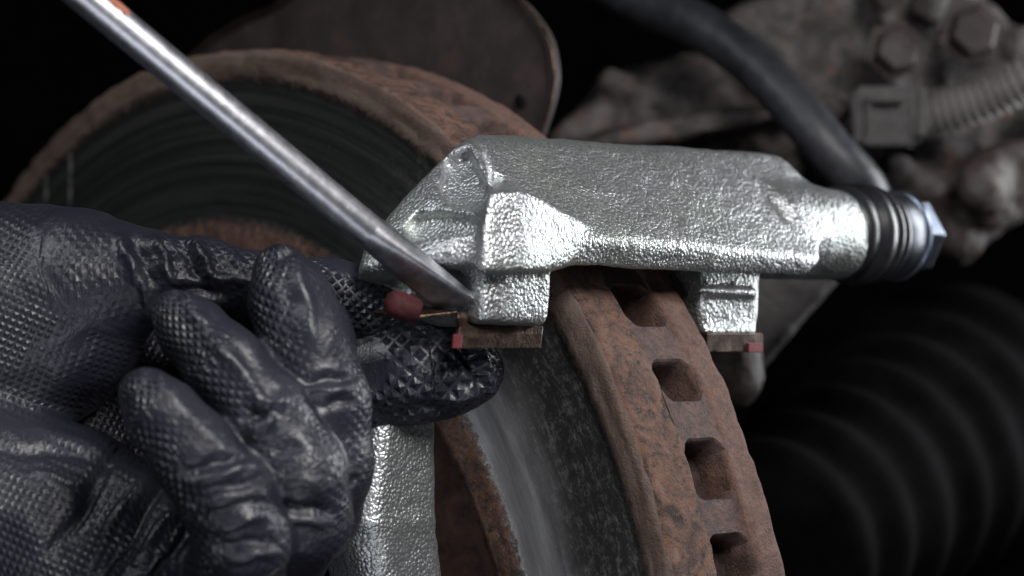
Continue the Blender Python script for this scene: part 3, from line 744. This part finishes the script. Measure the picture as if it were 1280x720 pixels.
def build_background():
    # knuckle casting
    r = thing('steering_knuckle', 'grimy rust flecked steering knuckle casting behind the bracket', 'steering knuckle', M_CAM)
    hulls = [poly_px([(690, 170), (770, 95), (850, 70), (960, 80), (1010, 180), (980, 260), (760, 260)], 640, 720),
             poly_px([(890, 30), (960, -10), (1200, -30), (1290, 60), (1330, 200), (1190, 230), (1040, 200)], 650, 740),
             poly_px([(1150, 180), (1230, 170), (1290, 250), (1200, 330), (1120, 270)], 640, 720),
             poly_px([(700, 180), (860, 140), (985, 135), (990, 152), (860, 160), (720, 195)], 622, 660)]
    lumps = []
    for i in range(16):
        x, y = random.uniform(890, 1300), random.uniform(-20, 250); y0_ = random.uniform(634, 656); q = random.uniform(2.5, 7)
        lumps.append((unproj(x, y, y0_), unproj(x+random.uniform(-40, 40), y+random.uniform(-40, 40), y0_+random.uniform(-6, 10)), q, q*random.uniform(.5, 1)))
    for i in range(12):
        x = random.uniform(760, 960); y = random.uniform(85, 190); lumps.append((unproj(x, y, 640), unproj(x+random.uniform(-30, 30), y-random.uniform(-12, 12), 640), random.uniform(2, 5), 3))
    blob('casting', (0, 612, -10), (165, 745, 110), 1.3, hulls, MAT['knuckle'], 2.5, 2.6, 0.12, r, cones=lumps, seed=11)
    def hexbolt(px, py, y, rad, par):
        c = unproj(px, py, y); V = []; F = []
        for d_, r_ in ((3, rad*1.35), (0.8, rad*1.35), (0.8, rad), (-4, rad), (-5, rad*0.85)):
            for j in range(6 if r_ <= rad else 6): V.append(c+np.array([r_*math.cos(j*math.pi/3+.3), d_, r_*math.sin(j*math.pi/3+.3)]))
        for k in range(4):
            for j in range(6): F.append((k*6+j, k*6+(j+1) % 6, k*6+6+(j+1) % 6, k*6+6+j))
        F.append(tuple(range(24, 30))); mesh_obj('bolt', V, F, MAT['joint'], par, smooth=False)
    hexbolt(1120, 62, 630, 6, r); hexbolt(1215, 40, 628, 6.5, r)
    # dark lower arm seen right of the rear lug
    r = thing('lower_arm', 'dark grey arm slanting down behind the rear lug of the bracket', 'suspension arm', M_CAM)
    blob('arm', (20, 552, -40), (120, 640, 20), 1.1, [poly_px([(900, 330), (1060, 335), (1010, 380), (955, 432), (900, 520), (860, 470)], 575, 610)], MAT['arm'], 3, 1.2, 0.08, r)
    blob('bush', (40, 540, -40), (80, 590, -8), 0.8, [], MAT['joint'], 3, 1.2, 0.1, r, cones=[(unproj(915, 440, 566), unproj(912, 470, 566), 7.0, 8.0)])
    # rusty ball joint
    r = thing('ball_joint', 'rusty ball joint with worn grey boss below the corrugated conduit', 'ball joint', M_CAM)
    blob('housing', (95, 590, 0), (160, 670, 60), 0.9, [poly_px([(1205, 215), (1250, 180), (1300, 175), (1300, 260), (1240, 290), (1205, 260)], 618, 660)], MAT['joint'], 4, 2.0, 0.12, r,
         cones=[(unproj(1225, 232, 612), unproj(1260, 222, 640), 6, 8), (unproj(1195, 290, 630), unproj(1150, 280, 640), 8, 8)])
    # brake hose
    pts = [unproj(x, y, d) for x, y, d in ((720, -40, 640), (800, 2, 628), (870, 30, 615), (935, 75, 604), (985, 125, 596), (1035, 185, 590), (1080, 238, 592), (1085, 280, 606), (1040, 310, 640))]
    P = spline(pts, 60); V, F = tube(P, 5.9, 28)
    o = mesh_obj('brake_hose', V, F, MAT['hose'], None, M_CAM); tag(o, 'thick black rubber brake hose arching behind the bracket', 'hose')
    # sensor connector
    r = thing('sensor_connector', 'dusty square plastic plug at the end of the corrugated conduit', 'connector', M_CAM)
    def bev(name, pts, mat, par, wd=1.2):
        bm = bmesh.new()
        for p in pts: bm.verts.new(tuple(np.array(p)*MM))
        bmesh.ops.convex_hull(bm, input=bm.verts[:]); bmesh.ops.dissolve_limit(bm, angle_limit=0.02, verts=bm.verts[:], edges=bm.edges[:])
        bmesh.ops.bevel(bm, geom=bm.edges[:], offset=wd*MM, segments=2, affect='EDGES'); me = bpy.data.meshes.new(name); bm.to_mesh(me); bm.free()
        return finish(name, me, mat, par, auto=40)
    bev('body', box_px(1068, 108, 1148, 184, 612, 640), MAT['plastic'], r)
    bev('collar', box_px(1138, 100, 1160, 178, 609, 636), MAT['plastic'], r, 2.0)
    bev('latch', box_px(1082, 118, 1130, 128, 608, 616), MAT['plastic'], r, .6)
    bev('latch', box_px(1078, 172, 1136, 182, 608, 616), MAT['plastic'], r, .6)
    bev('latch', box_px(1082, 124, 1090, 176, 609, 616), MAT['plastic'], r, .6)
    # corrugated conduit
    path = spline([unproj(x, y, d) for x, y, d in ((1150, 146, 622), (1200, 133, 618), (1250, 114, 614), (1300, 90, 610), (1380, 60, 608))], 220)
    L = np.r_[0, np.cumsum(np.linalg.norm(np.diff(path, axis=0), axis=1))]
    rad = 5.6+0.5*np.clip(np.sin(2*np.pi*L/2.35)*1.6, -1, 1); V, F = tube(path, rad, 28)
    o = mesh_obj('corrugated_conduit', V, F, MAT['conduit'], None, M_CAM); tag(o, 'light grey corrugated plastic conduit leading to the square plug', 'conduit')
    # drive shaft boot
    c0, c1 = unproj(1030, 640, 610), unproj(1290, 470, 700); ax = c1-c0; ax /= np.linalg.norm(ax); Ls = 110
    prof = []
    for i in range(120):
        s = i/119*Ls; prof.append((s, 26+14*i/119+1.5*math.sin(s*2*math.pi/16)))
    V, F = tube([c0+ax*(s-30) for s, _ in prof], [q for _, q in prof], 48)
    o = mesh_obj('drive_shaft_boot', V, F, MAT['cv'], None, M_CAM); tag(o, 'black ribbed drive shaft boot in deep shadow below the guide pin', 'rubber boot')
build_background()
